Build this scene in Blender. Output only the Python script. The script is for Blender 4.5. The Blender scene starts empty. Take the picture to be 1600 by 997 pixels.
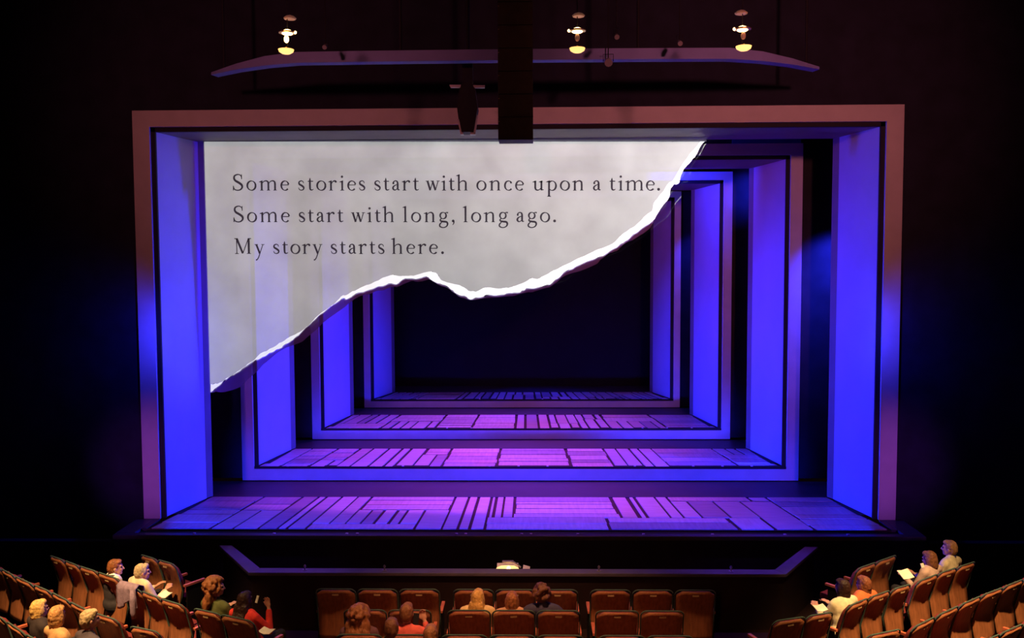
import bpy, bmesh, math, random
import numpy as np
from mathutils import Vector, Matrix
random.seed(7)
R_ = math.radians
SC = bpy.context.scene
COL = SC.collection
PI = math.pi

# ------------------------------------------------------------------ camera
FPX, CX, CY = 1400.0, 800.0, 498.5
PITCH, YAW, ROLL = R_(3.48521), R_(1.234584), R_(-.250635)
CAM = Vector((.264, 0, 5.3268))
FWD = Vector((-math.sin(YAW)*math.cos(PITCH), math.cos(YAW)*math.cos(PITCH), -math.sin(PITCH)))
_r = Vector((math.cos(YAW), math.sin(YAW), 0)); _u = _r.cross(FWD)
RIGHT = math.cos(ROLL)*_r + math.sin(ROLL)*_u
UP = -math.sin(ROLL)*_r + math.cos(ROLL)*_u
cd = bpy.data.cameras.new('camera'); co = bpy.data.objects.new('camera', cd); COL.objects.link(co)
cd.sensor_fit = 'HORIZONTAL'; cd.sensor_width = 36; cd.lens = FPX/1600*36; cd.clip_end = 200
m = Matrix((RIGHT, UP, -FWD)).transposed().to_4x4(); m.translation = CAM
co.matrix_world = m
SC.camera = co
def ray(x, y): return FWD + RIGHT*((x-CX)/FPX) - UP*((y-CY)/FPX)
def aty(x, y, Y): d = ray(x, y); return CAM + d*(Y/d.y)
def atz(x, y, Z): d = ray(x, y); return CAM + d*((Z-CAM.z)/d.z)

# ------------------------------------------------------------------ world, exposure
W = bpy.data.worlds.new('world'); SC.world = W; W.use_nodes = True
bg = W.node_tree.nodes['Background']; bg.inputs[0].default_value = (.9, .35, .5, 1); bg.inputs[1].default_value = .0022
SC.view_settings.view_transform = 'Standard'; SC.view_settings.look = 'None'
SC.view_settings.exposure = 0; SC.view_settings.gamma = 1; SC.view_settings.use_curve_mapping = False

# ------------------------------------------------------------------ stage and house lamps, added fills
def spot(name, loc, target, color, power, angle, blend=.5, radius=.08):
    l = bpy.data.lights.new(name, 'SPOT'); l.energy = power; l.color = color
    l.spot_size = R_(angle); l.spot_blend = blend; l.shadow_soft_size = radius
    o = bpy.data.objects.new(name, l); COL.objects.link(o); o.location = loc
    o.rotation_euler = (Vector(target)-Vector(loc)).to_track_quat('-Z', 'Y').to_euler()
    return o
BLUE = (.018, .024, 1.0); INDIGO = (.16, .05, 1.0); VIOLET = (.55, .08, 1.0); PINK = (1.0, .16, .62)
WARM = (1.0, .6, .26); ROSE = (1.0, .25, .27)
# portals: (front Y, half width, top Z, base Z, floor Z, bar, groove, back Y, back half width)
PORT = [(15.0, 6.39, 7.917, 1.0, 1.0, .285, .075, 16.30, 5.78),
        (17.70, 5.56, 7.655, 1.0, 1.289, .235, .075, 19.30, 5.0),
        (20.475, 4.818, 7.396, 1.289, 1.55, .195, .075, 22.20, 4.28),
        (23.43, 4.154, 7.201, 1.55, 1.779, .165, .08, 24.60, 3.60)]
def strip(name, loc, target, color, power, lx, ly, spread=180):
    l = bpy.data.lights.new(name, 'AREA'); l.shape = 'RECTANGLE'; l.size = lx; l.size_y = ly; l.energy = power; l.color = color; l.spread = R_(spread)
    o = bpy.data.objects.new(name, l); COL.objects.link(o); o.location = loc
    o.rotation_euler = (Vector(target)-Vector(loc)).to_track_quat('-Z', 'Y').to_euler()
    return o
# blue side light on every pair of side panels, hung in the gap behind each portal
for k, (D, hw, zt, zb, fz, bar, gr, Yb, hb) in enumerate(PORT):
    pw = (8500, 4800, 3300, 240)[k]
    for s in (-1, 1):
        spot('side_lamp', (s*(hb-.35), Yb+.35, 2.4 if k == 0 else fz+1.7), (-s*(hb+.2), Yb-.5, fz+(2.1, 1.3, 1.2, 1.2)[k]), BLUE, pw, (56, 52, 52, 52)[k], 1.0)
        if k: spot('top_tint_fill', (s*(hb-.4), Yb+.35, zt-.6), (-s*(hb+.2), Yb-.5, zt-1.3), (.55, .04, .62), (1100, 420, 220, 40)[k], 50, 1.0)  # added magenta fill, reddens the tops of the side panels
# violet top light on the deck of every bay
for k, (D, hw, zt, zb, fz, bar, gr, Yb, hb) in enumerate(PORT[:3]):
    for x, c, pw in ((-.54, VIOLET, 900), (-.30, PINK, 90), (-.05, PINK, 200), (.08, VIOLET, 560), (.26, PINK, 190), (.42, VIOLET, 430)):
        spot('deck_lamp', (x*hb, Yb+.5, zt-.2), (x*hb*.9, D+(.15 if k == 0 else .5), fz), c, pw*(1.45, 1.3, 1.05)[k], 60, .9)
spot('deck_lamp', (.6, 24.9, 6.9), (.3, 23.9, 1.78), BLUE, 900, 46, 1.0)
# blue lamps low at the sides of the proscenium, on the bars of the largest portal
for s in (-1, 1):
    spot('bar_light', (s*5.6, 14.25, 4.25), (s*6.15, 15.0, 4.1), BLUE, 120, 125, 1.0)
for s in (-1, 1):
    spot('bar_light', (s*6.7, 11.6, 1.7), (s*6.25, 15.0, 1.9), (.5, .09, 1.0), 220, 44, 1.0)  # added violet fill on the lower side bars, no lantern stands here
    spot('ledge_fill', (s*3.0, 13.1, 8.1), (s*3.7, 13.15, .85), (.32, .09, 1.0), 900, 24, 1.0)  # added violet fill to tint the pit ledge from above
# blue footlights: strips along the deck edges, throwing onto the risers behind
strip('footlight', (0, 14.12, 1.09), (0, 17.7, 1.12), BLUE, 75, 11.6, .03, 40)
for s, w in ((-1, 4.2), (1, 3.2)):
    strip('footlight', (s*(5.1-w/2), 17.76, 1.31), (s*(5.1-w/2), 20.4, 1.38), BLUE, 17 if s < 0 else 24, w, .02, 50)
# blue wing lamps on the masking behind the portals, stage right
spot('wing_lamp', (6.9, 16.9, 6.4), (6.1, 17.9, 4.9), BLUE, 2600, 60, 1.0)
spot('wing_lamp', (5.7, 19.75, 7.2), (5.2, 20.7, 6.9), BLUE, 420, 60, 1.0)
spot('wing_lamp', (4.9, 22.6, 6.6), (4.5, 23.6, 5.2), BLUE, 420, 60, 1.0)
# blue lamp on the header of the third portal
spot('header_lamp', (2.6, 19.4, 7.0), (4.3, 20.47, 7.1), BLUE, 700, 95, 1.0)
# dim rose house light on the portal faces
spot('house_lamp', (-5.0, 2.0, 8.6), (-3.6, 15, 8.0), ROSE, 1450, 46, 1.0, .3)
spot('house_lamp', (5.0, 2.0, 8.6), (3.9, 15, 8.0), ROSE, 2700, 46, 1.0, .3)
# warm downlights in the house ceiling over the seating
for s in (-1, 1):
    spot('ceiling_downlight', (s*6.0, 8.3, 9.9), (s*5.9, 10.7, .8), WARM, 11000, 34, .9, .12)
    spot('ceiling_downlight', (s*3.6, 8.2, 9.9), (s*3.6, 9.9, .8), WARM, 2000, 24, .9, .12)
spot('ceiling_downlight', (0, 8.2, 9.9), (0, 10.4, .9), (1, .48, .22), 4000, 38, .9, .12)
spot('seat_fill', (0, 2.5, 4.6), (0, 11.2, .7), (1, .33, .16), 420, 50, 1.0, .2)  # added warm fill to lift the centre seat backs

# ------------------------------------------------------------------ material helpers
def mat(name, col, rough=.6, var=.0, scale=8., bump=0., bscale=40., metal=0., spec=.3, emit=None, estr=0., stretch=None):
    m = bpy.data.materials.new(name); m.use_nodes = True
    nt = m.node_tree; N = nt.nodes; L = nt.links; p = N['Principled BSDF']
    p.inputs['Base Color'].default_value = (*col, 1); p.inputs['Roughness'].default_value = rough
    p.inputs['Metallic'].default_value = metal; p.inputs['Specular IOR Level'].default_value = spec
    tc = N.new('ShaderNodeTexCoord'); mp = N.new('ShaderNodeMapping'); L.new(tc.outputs['Object'], mp.inputs[0])
    if stretch: mp.inputs['Scale'].default_value = stretch
    if var:
        n = N.new('ShaderNodeTexNoise'); n.inputs['Scale'].default_value = scale; n.inputs['Detail'].default_value = 6
        L.new(mp.outputs[0], n.inputs['Vector'])
        r = N.new('ShaderNodeValToRGB'); r.color_ramp.elements[0].position = .3; r.color_ramp.elements[1].position = .7
        r.color_ramp.elements[0].color = (*[c*(1-var) for c in col], 1); r.color_ramp.elements[1].color = (*[min(1, c*(1+var)) for c in col], 1)
        L.new(n.outputs['Fac'], r.inputs[0]); L.new(r.outputs[0], p.inputs['Base Color'])
    if bump:
        n = N.new('ShaderNodeTexNoise'); n.inputs['Scale'].default_value = bscale; n.inputs['Detail'].default_value = 5
        L.new(mp.outputs[0], n.inputs['Vector']); b = N.new('ShaderNodeBump'); b.inputs['Strength'].default_value = bump
        b.inputs['Distance'].default_value = .02; L.new(n.outputs['Fac'], b.inputs['Height']); L.new(b.outputs[0], p.inputs['Normal'])
    if emit:
        p.inputs['Emission Color'].default_value = (*emit, 1); p.inputs['Emission Strength'].default_value = estr
    return m
M = dict(
    black=mat('black_paint', (.006, .005, .006), .8, .3, 3),
    flat=mat('masking_flat_paint', (.02, .018, .022), .85, .3, 2),
    wall=mat('dull_black_wall', (.010, .010, .022), .85, .3, 3),
    ledge=mat('painted_ledge', (.12, .10, .14), .6, .15, 4),
    drape=mat('black_drape', (.004, .004, .005), .9, .3, 2),
    house=mat('dark_brown_plaster', (.02, .008, .008), .8, .3, 2),
    carpet=mat('dark_carpet', (.02, .006, .005), .95, .3, 30, .4, 200),
    frame=mat('grey_painted_timber', (.46, .43, .42), .55, .06, 3, .05, 60),
    panel=mat('pale_painted_panel', (.38, .37, .5), .6, .05, 1.5),
    groove=mat('black_groove', (.008, .006, .01), .7),
    soffit=mat('grey_soffit', (.16, .125, .13), .6, .1, 2),
    joint=mat('dark_stained_joint', (.035, .012, .02), .7, .3, 5),
    strip=mat('dark_floor_strip', (.05, .04, .06), .45, .1, 3),
    clip=mat('pale_clip', (.6, .5, .6), .5),
    letter=mat('dark_ink', (.02, .012, .02), .8),
    wood=mat('seat_back_ply', (.29, .105, .045), .42, .25, 5, .06, 30, stretch=(6, 6, 1)),
    green=mat('green_seat_fabric', (.05, .085, .07), .85, .25, 30, .3, 300),
    redcush=mat('red_seat_fabric', (.16, .02, .018), .9, .2, 25, .3, 300),
    arm=mat('orange_armrest_wood', (.5, .13, .07), .35, .2, 8),
    iron=mat('dark_seat_iron', (.02, .02, .018), .5, metal=.6),
    plate=mat('brass_plate', (.55, .38, .2), .4, .1, 20, metal=.3),
    grey=mat('grey_metal', (.3, .27, .28), .4, .1, 10, metal=.4),
    brown=mat('brown_speaker_cabinet', (.045, .03, .02), .7, .2, 8),
    cloth_blk=mat('speaker_black', (.008, .006, .008), .7, .2, 12),
    cove=mat('violet_tinted_plaster', (.19, .19, .42), .7, .08, 3),  # violet uplight is put into the plaster colour
    brass=mat('brass', (.6, .36, .12), .3, .1, 20, metal=.9),
    glow=mat('lamp_glow', (1, .8, .5), .4, emit=(1, .62, .22), estr=9.),
    glow2=mat('lamp_glow_soft', (1, .75, .45), .4, emit=(1, .55, .15), estr=1.7),
    dim=mat('lamp_glow_dim', (.25, .12, .09), .4, emit=(1, .45, .3), estr=.06),
    paper=mat('programme_paper', (.8, .76, .62), .8, .1, 12),
    cover=mat('programme_cover', (.35, .24, .12), .5, .3, 10),
    phone=mat('phone_black', (.01, .01, .012), .2),
    skin=mat('skin', (.62, .32, .21), .55, .08, 20),
    eye=mat('eye', (.03, .02, .015), .2), lip=mat('lip', (.45, .12, .1), .5),
    trousers=mat('dark_trousers', (.03, .03, .04), .9, .2, 30),
    shoe=mat('black_shoe', (.01, .01, .01), .4),
    jacket=mat('mauve_jacket', (.24, .17, .24), .9, .2, 20, .3, 60),
)
def plank_mat(name, col):
    return mat(name, col, .42, .14, 2.2, .08, 30, stretch=(1, 9, 1))
PLANKS = [plank_mat('plank_pale', (.52, .46, .5)), plank_mat('plank_grey', (.44, .38, .43)), plank_mat('plank_rose', (.52, .4, .42)), plank_mat('plank_dark', (.33, .27, .32))]
PLANKX = []
for i, c in enumerate(((.52, .46, .5), (.44, .38, .43), (.52, .4, .42), (.33, .27, .32))):
    PLANKX.append(mat('plank_cross_%s' % 'abcd'[i], c, .42, .14, 2.2, .08, 30, stretch=(9, 1, 1)))
def gauze_mat(name, col, T, nscale=1.3, var=.1):
    m = mat(name, col, .9, var, nscale); nt = m.node_tree; N = nt.nodes; L = nt.links
    p = N['Principled BSDF']; out = N['Material Output']; p.inputs['Specular IOR Level'].default_value = 0
    t = N.new('ShaderNodeBsdfTransparent'); mx = N.new('ShaderNodeMixShader'); mx.inputs[0].default_value = T
    L.new(p.outputs[0], mx.inputs[1]); L.new(t.outputs[0], mx.inputs[2]); L.new(mx.outputs[0], out.inputs[0])
    return m
M['gauze'] = gauze_mat('page_gauze', (.46, .44, .43), .2)
M['torn'] = gauze_mat('torn_paper_fibre', (.92, .91, .9), .02, 6, .03)
M['back'] = gauze_mat('gauze_hem', (.3, .25, .4), .25)  # same gauze outside the beam, blue spill put into its colour

# ------------------------------------------------------------------ mesh helpers
def link(name, me, material, parent=None, loc=(0, 0, 0), smooth=False):
    o = bpy.data.objects.new(name, me); COL.objects.link(o)
    if material and not me.materials: me.materials.append(material)
    o.location = loc
    if parent: o.parent = parent
    if smooth: me.polygons.foreach_set('use_smooth', [True]*len(me.polygons))
    return o
def tag(o, label=None, cat=None, group=None, kind=None):
    if label: o['label'] = label
    if cat: o['category'] = cat
    if group: o['group'] = group
    if kind: o['kind'] = kind
    return o
def empty(name, loc=(0, 0, 0), rz=0):
    o = bpy.data.objects.new(name, None); COL.objects.link(o); o.location = loc; o.rotation_euler = (0, 0, rz); o.empty_display_size = .1
    return o
class MB:
    def __init__(s, origin=(0, 0, 0)): s.v = []; s.f = []; s.o = Vector(origin)
    def poly(s, vs, fs):
        n = len(s.v); s.v += [tuple(Vector(v)-s.o) for v in vs]; s.f += [tuple(i+n for i in f) for f in fs]
    def hexa(s, b, t):      # bottom 4 points ccw, top 4 points
        s.poly(list(b)+list(t), [(3, 2, 1, 0), (4, 5, 6, 7), (0, 1, 5, 4), (1, 2, 6, 5), (2, 3, 7, 6), (3, 0, 4, 7)])
    def box(s, x0, x1, y0, y1, z0, z1):
        s.hexa([(x0, y0, z0), (x1, y0, z0), (x1, y1, z0), (x0, y1, z0)], [(x0, y0, z1), (x1, y0, z1), (x1, y1, z1), (x0, y1, z1)])
    def prism(s, pts, z0, z1):
        n = len(pts)
        s.poly([(x, y, z0) for x, y in pts]+[(x, y, z1) for x, y in pts],
               [tuple(range(n-1, -1, -1)), tuple(range(n, 2*n))]+[(i, (i+1) % n, n+(i+1) % n, n+i) for i in range(n)])
    def tube(s, pts, r, n=8, cap=True):
        pts = [Vector(p) for p in pts]; rs = r if isinstance(r, (list, tuple)) else [r]*len(pts); rings = []
        for i, p in enumerate(pts):
            d = (pts[min(i+1, len(pts)-1)]-pts[max(i-1, 0)]).normalized()
            a = d.cross(Vector((0, 0, 1)) if abs(d.z) < .9 else Vector((1, 0, 0))).normalized(); b = d.cross(a)
            rings.append([p+(a*math.cos(2*PI*j/n)+b*math.sin(2*PI*j/n))*rs[i] for j in range(n)])
        fs = []
        for i in range(len(pts)-1):
            for j in range(n): fs.append((i*n+j, i*n+(j+1) % n, (i+1)*n+(j+1) % n, (i+1)*n+j))
        if cap: fs += [tuple(range(n-1, -1, -1)), tuple((len(pts)-1)*n+j for j in range(n))]
        s.poly([v for q in rings for v in q], fs)
    def lathe(s, c, prof, n=16):
        c = Vector(c); vs = [c+Vector((r*math.cos(2*PI*j/n), r*math.sin(2*PI*j/n), z)) for r, z in prof for j in range(n)]
        fs = [(i*n+j, i*n+(j+1) % n, (i+1)*n+(j+1) % n, (i+1)*n+j) for i in range(len(prof)-1) for j in range(n)]
        fs += [tuple(range(n-1, -1, -1)), tuple((len(prof)-1)*n+j for j in range(n))]
        s.poly(vs, fs)
    def ball(s, c, r, rot=None, seg=14, ring=9):
        c = Vector(c); r = (r, r, r) if isinstance(r, (int, float)) else r; vs = []; fs = []
        for i in range(ring+1):
            a = PI*i/ring
            for j in range(seg):
                b = 2*PI*j/seg; v = Vector((r[0]*math.sin(a)*math.cos(b), r[1]*math.sin(a)*math.sin(b), r[2]*math.cos(a)))
                if rot: v = rot @ v
                vs.append(c+v)
        for i in range(ring):
            for j in range(seg): fs.append((i*seg+j, (i+1)*seg+j, (i+1)*seg+(j+1) % seg, i*seg+(j+1) % seg))
        s.poly(vs, fs)
    def mesh(s, name):
        me = bpy.data.meshes.new(name); me.from_pydata(s.v, [], s.f); me.validate(); me.update(); return me
    def build(s, name, material, parent=None, loc=(0, 0, 0), smooth=False, bevel=0):
        o = link(name, s.mesh(name), material, parent, loc, smooth)
        if bevel:
            b = o.modifiers.new('bevel', 'BEVEL'); b.width = bevel; b.segments = 2; b.limit_method = 'ANGLE'
        return o
def box(name, material, parent, org, *a, bevel=0):
    b = MB(org); b.box(*a); return b.build(name, material, parent, bevel=bevel)
def struct(name, b, material, label, cat=None):
    return tag(b.build(name, material), label, cat, kind='structure')

# ------------------------------------------------------------------ the house: walls, floor, ceiling, pit
PIT = [(-4.63, 14.05), (-3.81, 12.9), (3.86, 12.9), (4.66, 14.05)]
b = MB()
b.prism([(-14, -2), (14, -2), (14, 12.9), (-14, 12.9)], -.1, 0)
b.prism([(-14, 12.9), PIT[1], PIT[0], (-14, 14.05)], -.1, 0)
b.prism([PIT[2], (14, 12.9), (14, 14.05), PIT[3]], -.1, 0)
struct('floor', b, M['carpet'], 'dark carpeted floor of the stalls', 'floor')
b = MB(); b.box(-4.9, 4.9, 12.6, 14.6, -1.6, -1.5)
struct('floor_pit', b, M['black'], 'black floor of the orchestra pit', 'floor')
b = MB(); b.box(-14, -6.3, 15.06, 15.3, 0, 12); b.box(6.3, 14, 15.06, 15.3, 0, 12); b.box(-6.3, 6.3, 15.06, 15.3, 7.85, 12)
struct('wall_front', b, M['wall'], 'black proscenium wall around the outermost portal', 'wall')
b = MB(); b.box(-9, 9, 26.2, 26.4, 0, 10)
struct('wall_back', b, M['drape'], 'black back wall of the stage', 'wall')
b = MB(); b.box(-9.2, -9, 15.3, 26.4, 0, 10); struct('wall_stage_left', b, M['drape'], 'black masking wall left of the stage', 'wall')
b = MB(); b.box(9, 9.2, 15.3, 26.4, 0, 10); struct('wall_stage_right', b, M['drape'], 'black masking wall right of the stage', 'wall')
b = MB(); b.box(-9.2, 9.2, 15.3, 26.4, 9.6, 9.8); struct('ceiling_stage', b, M['drape'], 'black ceiling above the stage', 'ceiling')
b = MB(); b.prism([(-10.2, 15.06), (-10.4, 15.06), (-13.4, -2), (-13.2, -2)], 0, 10.5); struct('wall_left', b, M['house'], 'dark brown left wall of the house', 'wall')
b = MB(); b.prism([(10.2, 15.06), (13.2, -2), (13.4, -2), (10.4, 15.06)], 0, 10.5); struct('wall_right', b, M['house'], 'dark brown right wall of the house', 'wall')
b = MB(); b.box(-14, 14, -2, 15.06, 10.4, 10.6); struct('ceiling', b, M['house'], 'dark ceiling of the house', 'ceiling')
b = MB(); b.box(-10.4, -6.5, 13.95, 14.1, 0, .93); struct('trim_1', b, M['drape'], 'low dark brown wall left of the stage apron', 'trim')
b = MB(); b.box(6.5, 10.4, 13.95, 14.1, 0, .93); struct('trim_2', b, M['drape'], 'low dark brown wall right of the stage apron', 'trim')

# pit wall with its rail
pw = empty('pit_wall', (0, 12.8, 0)); tag(pw, 'low dark wall around the orchestra pit with a violet-lit ledge', 'pit wall')
segs = [((-4.63, 14.03), (-3.81, 12.9)), ((-3.81, 12.9), (3.86, 12.9)), ((3.86, 12.9), (4.66, 14.03))]
out = [(-4.76, 14.03), (-3.88, 12.76), (3.93, 12.76), (4.79, 14.03)]; inn = [(-4.55, 14.03), (-3.77, 12.96), (3.82, 12.96), (4.58, 14.03)]
for i in range(3):
    o0, o1, i1, i0 = out[i], out[i+1], inn[i+1], inn[i]
    def mid(a, c, t): return (a[0]+(c[0]-a[0])*t, a[1]+(c[1]-a[1])*t)
    b = MB((0, 12.8, 0)); b.prism([mid(o0, i0, .3), mid(o1, i1, .3), mid(i1, o1, .1), mid(i0, o0, .1)], -1.5, .8); b.build('wall_panel', M['house'], pw)
    b = MB((0, 12.8, 0)); b.prism([o0, o1, i1, i0], .8, .85); b.build('ledge', M['ledge'], pw, bevel=.008)

# ------------------------------------------------------------------ stage
ap = empty('stage_apron', (0, 14.05, 0)); tag(ap, 'front stage platform with a dark slot and thin nosing along its edge', 'stage')
OR = (0, 14.05, 0)
box('stage_front', M['wall'], ap, OR, -6.5, 6.5, 14.10, 14.9, -1.5, .93)
box('slot', M['groove'], ap, OR, -6.2, 6.2, 14.20, 14.45, .93, .955)
box('nosing', M['strip'], ap, OR, -6.5, 6.5, 14.06, 14.20, .93, 1.0, bevel=.01)
box('apron_end', M['strip'], ap, OR, -6.5, -6.2, 14.20, 14.99, .93, 1.0)
box('apron_end', M['strip'], ap, OR, 6.2, 6.5, 14.20, 14.99, .93, 1.0)
clip_me = None
def clips(parent, org, xs, y, z):
    global clip_me
    if clip_me is None:
        b = MB(); b.box(-.02, .02, -.02, .02, 0, .014); clip_me = b.mesh('edge_clip')
    for x in xs: link('edge_clip', clip_me, M['clip'], parent, (x-org[0], y-org[1], z-org[2]))
clips(ap, OR, [-5.2, -3.9, -2.72, -2.55, -.95, -.8, .1, .25, 1.0, 2.05, 3.15, 4.3, 5.3], 14.15, 1.0)
PL1 = [  # plank blocks of the front deck: u0,u1,t0,t1,(columns or rows),dir
 (-1, -.83, 0, .42, 2, 'x'), (-1, -.83, .42, 1, 3, 'x'), (-.83, -.70, .0, .55, 2, 'y'), (-.83, -.70, .55, 1, 2, 'x'), (-.70, -.57, 0, 1, 3, 'y'), (-.57, -.475, .14, 1, 2, 'y'),
 (-.57, -.275, 0, .14, 1, 'x'), (-.475, -.275, .14, .56, 5, 'y'), (-.475, -.2, .56, 1, 3, 'x'), (-.275, -.2, 0, .56, 1, 'y'),
 (-.2, -.085, 0, 1, 3, 'y'), (-.085, -.01, .33, 1, 3, 'y'), (-.085, .255, 0, .33, 2, 'x'), (-.01, .30, .33, 1, 5, 'x'),
 (.255, .60, 0, .33, 2, 'x'), (.30, .48, .33, 1, 4, 'y'), (.48, .74, .86, 1, 1, 'x'), (.48, .70, .33, .86, 3, 'y'), (.60, .70, 0, .33, 1, 'x'),
 (.70, .80, 0, .86, 1, 'y'), (.74, .80, .86, 1, 1, 'y'), (.80, 1, 0, .3, 2, 'x'), (.80, 1, .3, 1, 4, 'x')]
def rand_blocks(n, seed):
    rg = random.Random(seed); bl = []; u = -1.0
    while u < .98:
        w = rg.uniform(.08, .3); u1 = min(1, u+w); u1 = 1 if u1 > .95 else u1
        s = rg.choice((.0, .35, .5, .65))
        for t0, t1 in ([(0, 1)] if s == 0 else [(0, s), (s, 1)]):
            horiz = rg.random() < .5
            bl.append((u, u1, t0, t1, max(1, round((t1-t0)*5)) if horiz else max(1, round((u1-u)*17)), 'x' if horiz else 'y'))
        u = u1
    return bl
def deck(parent, org, k, Y0, Y1, h0, h1, z, blocks):
    b = MB(org); b.hexa([(-h0-.03, Y0, z-.10), (h0+.03, Y0, z-.10), (h1+.03, Y1, z-.10), (-h1-.03, Y1, z-.10)],
                        [(-h0-.03, Y0, z-.022), (h0+.03, Y0, z-.022), (h1+.03, Y1, z-.022), (-h1-.03, Y1, z-.022)])
    b.build('deck_base', M['joint'], parent)
    rg = random.Random(k)
    def pt(u, t): return (u*(h0+(h1-h0)*t), Y0+(Y1-Y0)*t)
    for u0, u1, t0, t1, n, d in blocks:
        cuts = [0]+sorted((i+rg.uniform(-.28, .28))/n for i in range(1, n))+[1]
        for a, c in zip(cuts[:-1], cuts[1:]):
            if d == 'x': q = (u0, u1, t0+(t1-t0)*a, t0+(t1-t0)*c)
            else: q = (u0+(u1-u0)*a, u0+(u1-u0)*c, t0, t1)
            gx = rg.uniform(.014, .042) if d == 'y' else rg.uniform(.014, .05); gy = rg.uniform(.01, .026)
            P = [pt(q[0], q[2]), pt(q[1], q[2]), pt(q[1], q[3]), pt(q[0], q[3])]
            P = [(P[0][0]+gx, P[0][1]+gy), (P[1][0]-gx, P[1][1]+gy), (P[2][0]-gx, P[2][1]-gy), (P[3][0]+gx, P[3][1]-gy)]
            zt = z+rg.uniform(-.006, 0)
            b = MB(org); b.hexa([(x, y, z-.02) for x, y in P], [(x, y, zt) for x, y in P])
            r = rg.random(); i = 0 if r < .45 else 1 if r < .7 else 2 if r < .9 else 3
            b.build('plank', (PLANKX if d == 'x' else PLANKS)[i], parent)
NAMES = ['outermost and largest', 'second', 'third', 'innermost and smallest']
for k, (D, hw, zt, zb, fz, bar, gr, Yb, hb) in enumerate(PORT):
    org = (0, D, zb)
    p = empty('portal_frame', org)
    tag(p, ['outermost and largest of the nested rectangular portal frames, wider than the torn page', 'second of the nested portal frames, standing behind the torn page',
            'third of the nested portal frames, just in front of the smallest one', 'innermost and smallest of the nested portal frames, round the black opening'][k], 'stage portal', 'nested portal frames')
    x1 = hw-bar; x2 = x1-gr; z1 = zt-bar*.95; z2 = z1-gr
    box('header_bar', M['frame'], p, org, -hw, hw, D, D+.14, z1, zt)
    zlo = fz-gr*.6 if k else zb
    for s in (-1, 1):
        a, c = sorted((s*hw, s*x1)); box('side_bar', M['frame'], p, org, a, c, D, D+.14, zb if not k else fz-.05, z1)
        a, c = sorted((s*x1, s*x2)); box('inner_groove', M['groove'], p, org, a, c, D+.05, D+.12, zb if not k else fz, z1)
    box('inner_groove', M['groove'], p, org, -x1, x1, D+.05, D+.12, z2, z1)
    if k:
        box('sill_bar', M['frame'], p, org, -hw, hw, D-.004, D+.14, zb+.012, fz-.05)
        box('sill_groove', M['groove'], p, org, -x1, x1, D+.02, D+.14, fz-.05, fz-.004)
    # side panels, slightly splayed, and the soffit between them
    zs1 = z2-.02
    for s in (-1, 1):
        f0, f1 = s*x2, s*(x2+.07); g0, g1 = s*hb, s*(hb+.07)
        b = MB(org)
        q = [(f0, D+.10), (f1, D+.10), (g1, Yb), (g0, Yb)]
        if s < 0: q = q[::-1]
        b.prism(q, fz+.012, zs1+.02); b.build('side_panel', M['panel'], p)
        b = MB(org); e0, e1 = s*(hb-.055), s*(hb+.07)
        q = [(g0, Yb+.002), (g1, Yb+.002), (e1, Yb+.18), (e0, Yb+.18)]
        if s < 0: q = q[::-1]
        b.prism(q, fz+.012, zs1+.02); b.build('panel_return', M['soffit'], p)
        b = MB(org); q = [(f0-s*.16, D+.28), (f0-s*.03, D+.28), (g0-s*.012, Yb-.1), (g0-s*.03, Yb-.1)]
        if s < 0: q = q[::-1]
        b.prism(q, fz+.001, fz+.012); b.build('floor_track', M['groove'], p)
    b = MB(org); b.hexa([(-x2, D+.1, z2), (x2, D+.1, z2), (hb, Yb+.18, z2), (-hb, Yb+.18, z2)], [(-x2, D+.1, z2+.06), (x2, D+.1, z2+.06), (hb, Yb+.18, z2+.06), (-hb, Yb+.18, z2+.06)])
    b.build('soffit', M['soffit'], p)
    # deck of this bay
    dk = empty('stage_deck', (0, D, fz)); og = (0, D, fz)
    tag(dk, ['front plank deck of the stage, patchwork of pale boards inside the largest portal', 'plank deck raised one step inside the second portal',
             'plank deck raised two steps inside the third portal', 'dim blue plank deck inside the smallest portal'][k], 'stage floor', 'patchwork stage decks')
    Y0 = 14.45 if k == 0 else D+.03; h0 = 6.17 if k == 0 else x2
    Y1 = Yb+.18; nb = PORT[k+1][0] if k < 3 else 26.1
    if k == 0:
        deck(dk, og, 1, Y0, Y1, 6.08, 5.74, fz, PL1)
        for s in (-1, 1):
            a, c = sorted((s*6.11, s*6.2)); box('edge_board', M['strip'], dk, og, a, c, 14.45, 15.0, fz-.07, fz-.004)
    else:
        deck(dk, og, k+11, Y0, Y1, h0, hb-.02, fz, rand_blocks(k, 31*k))
        clips(dk, og, [(-x2+.6)+i*(2*x2-1.2)/(18-2*k) for i in range(19-2*k)], D+.045, fz-.002)
    box('cross_strip', M['strip'], dk, og, -8.9 if k == 0 else -hw-.6, 8.9 if k == 0 else hw+.6, Y1+.004, nb-.005, fz-.10, fz-.006)
    if k: box('riser', M['black'], dk, og, -hw+.02, hw-.02, D+.16, nb-.02, zb-.0, fz-.104)

for k in range(1, 4):
    D, hw, zt, zb = PORT[k][:4]
    for s in (-1, 1):
        a, c = sorted((s*(hw+.03), s*min(8.9, hw+2.6))); b = MB((0, D+.2, zb)); b.box(a, c, D+.2, D+.26, zb+.01, 9.0)
        o = b.build('masking_flat', M['flat'], loc=(0, D+.2, zb))
        tag(o, 'dark masking flat in the %s wing beside the %s portal' % ('left' if s < 0 else 'right', ('second', 'third', 'smallest')[k-1]), 'masking flat', 'masking flats in the wings')
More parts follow.
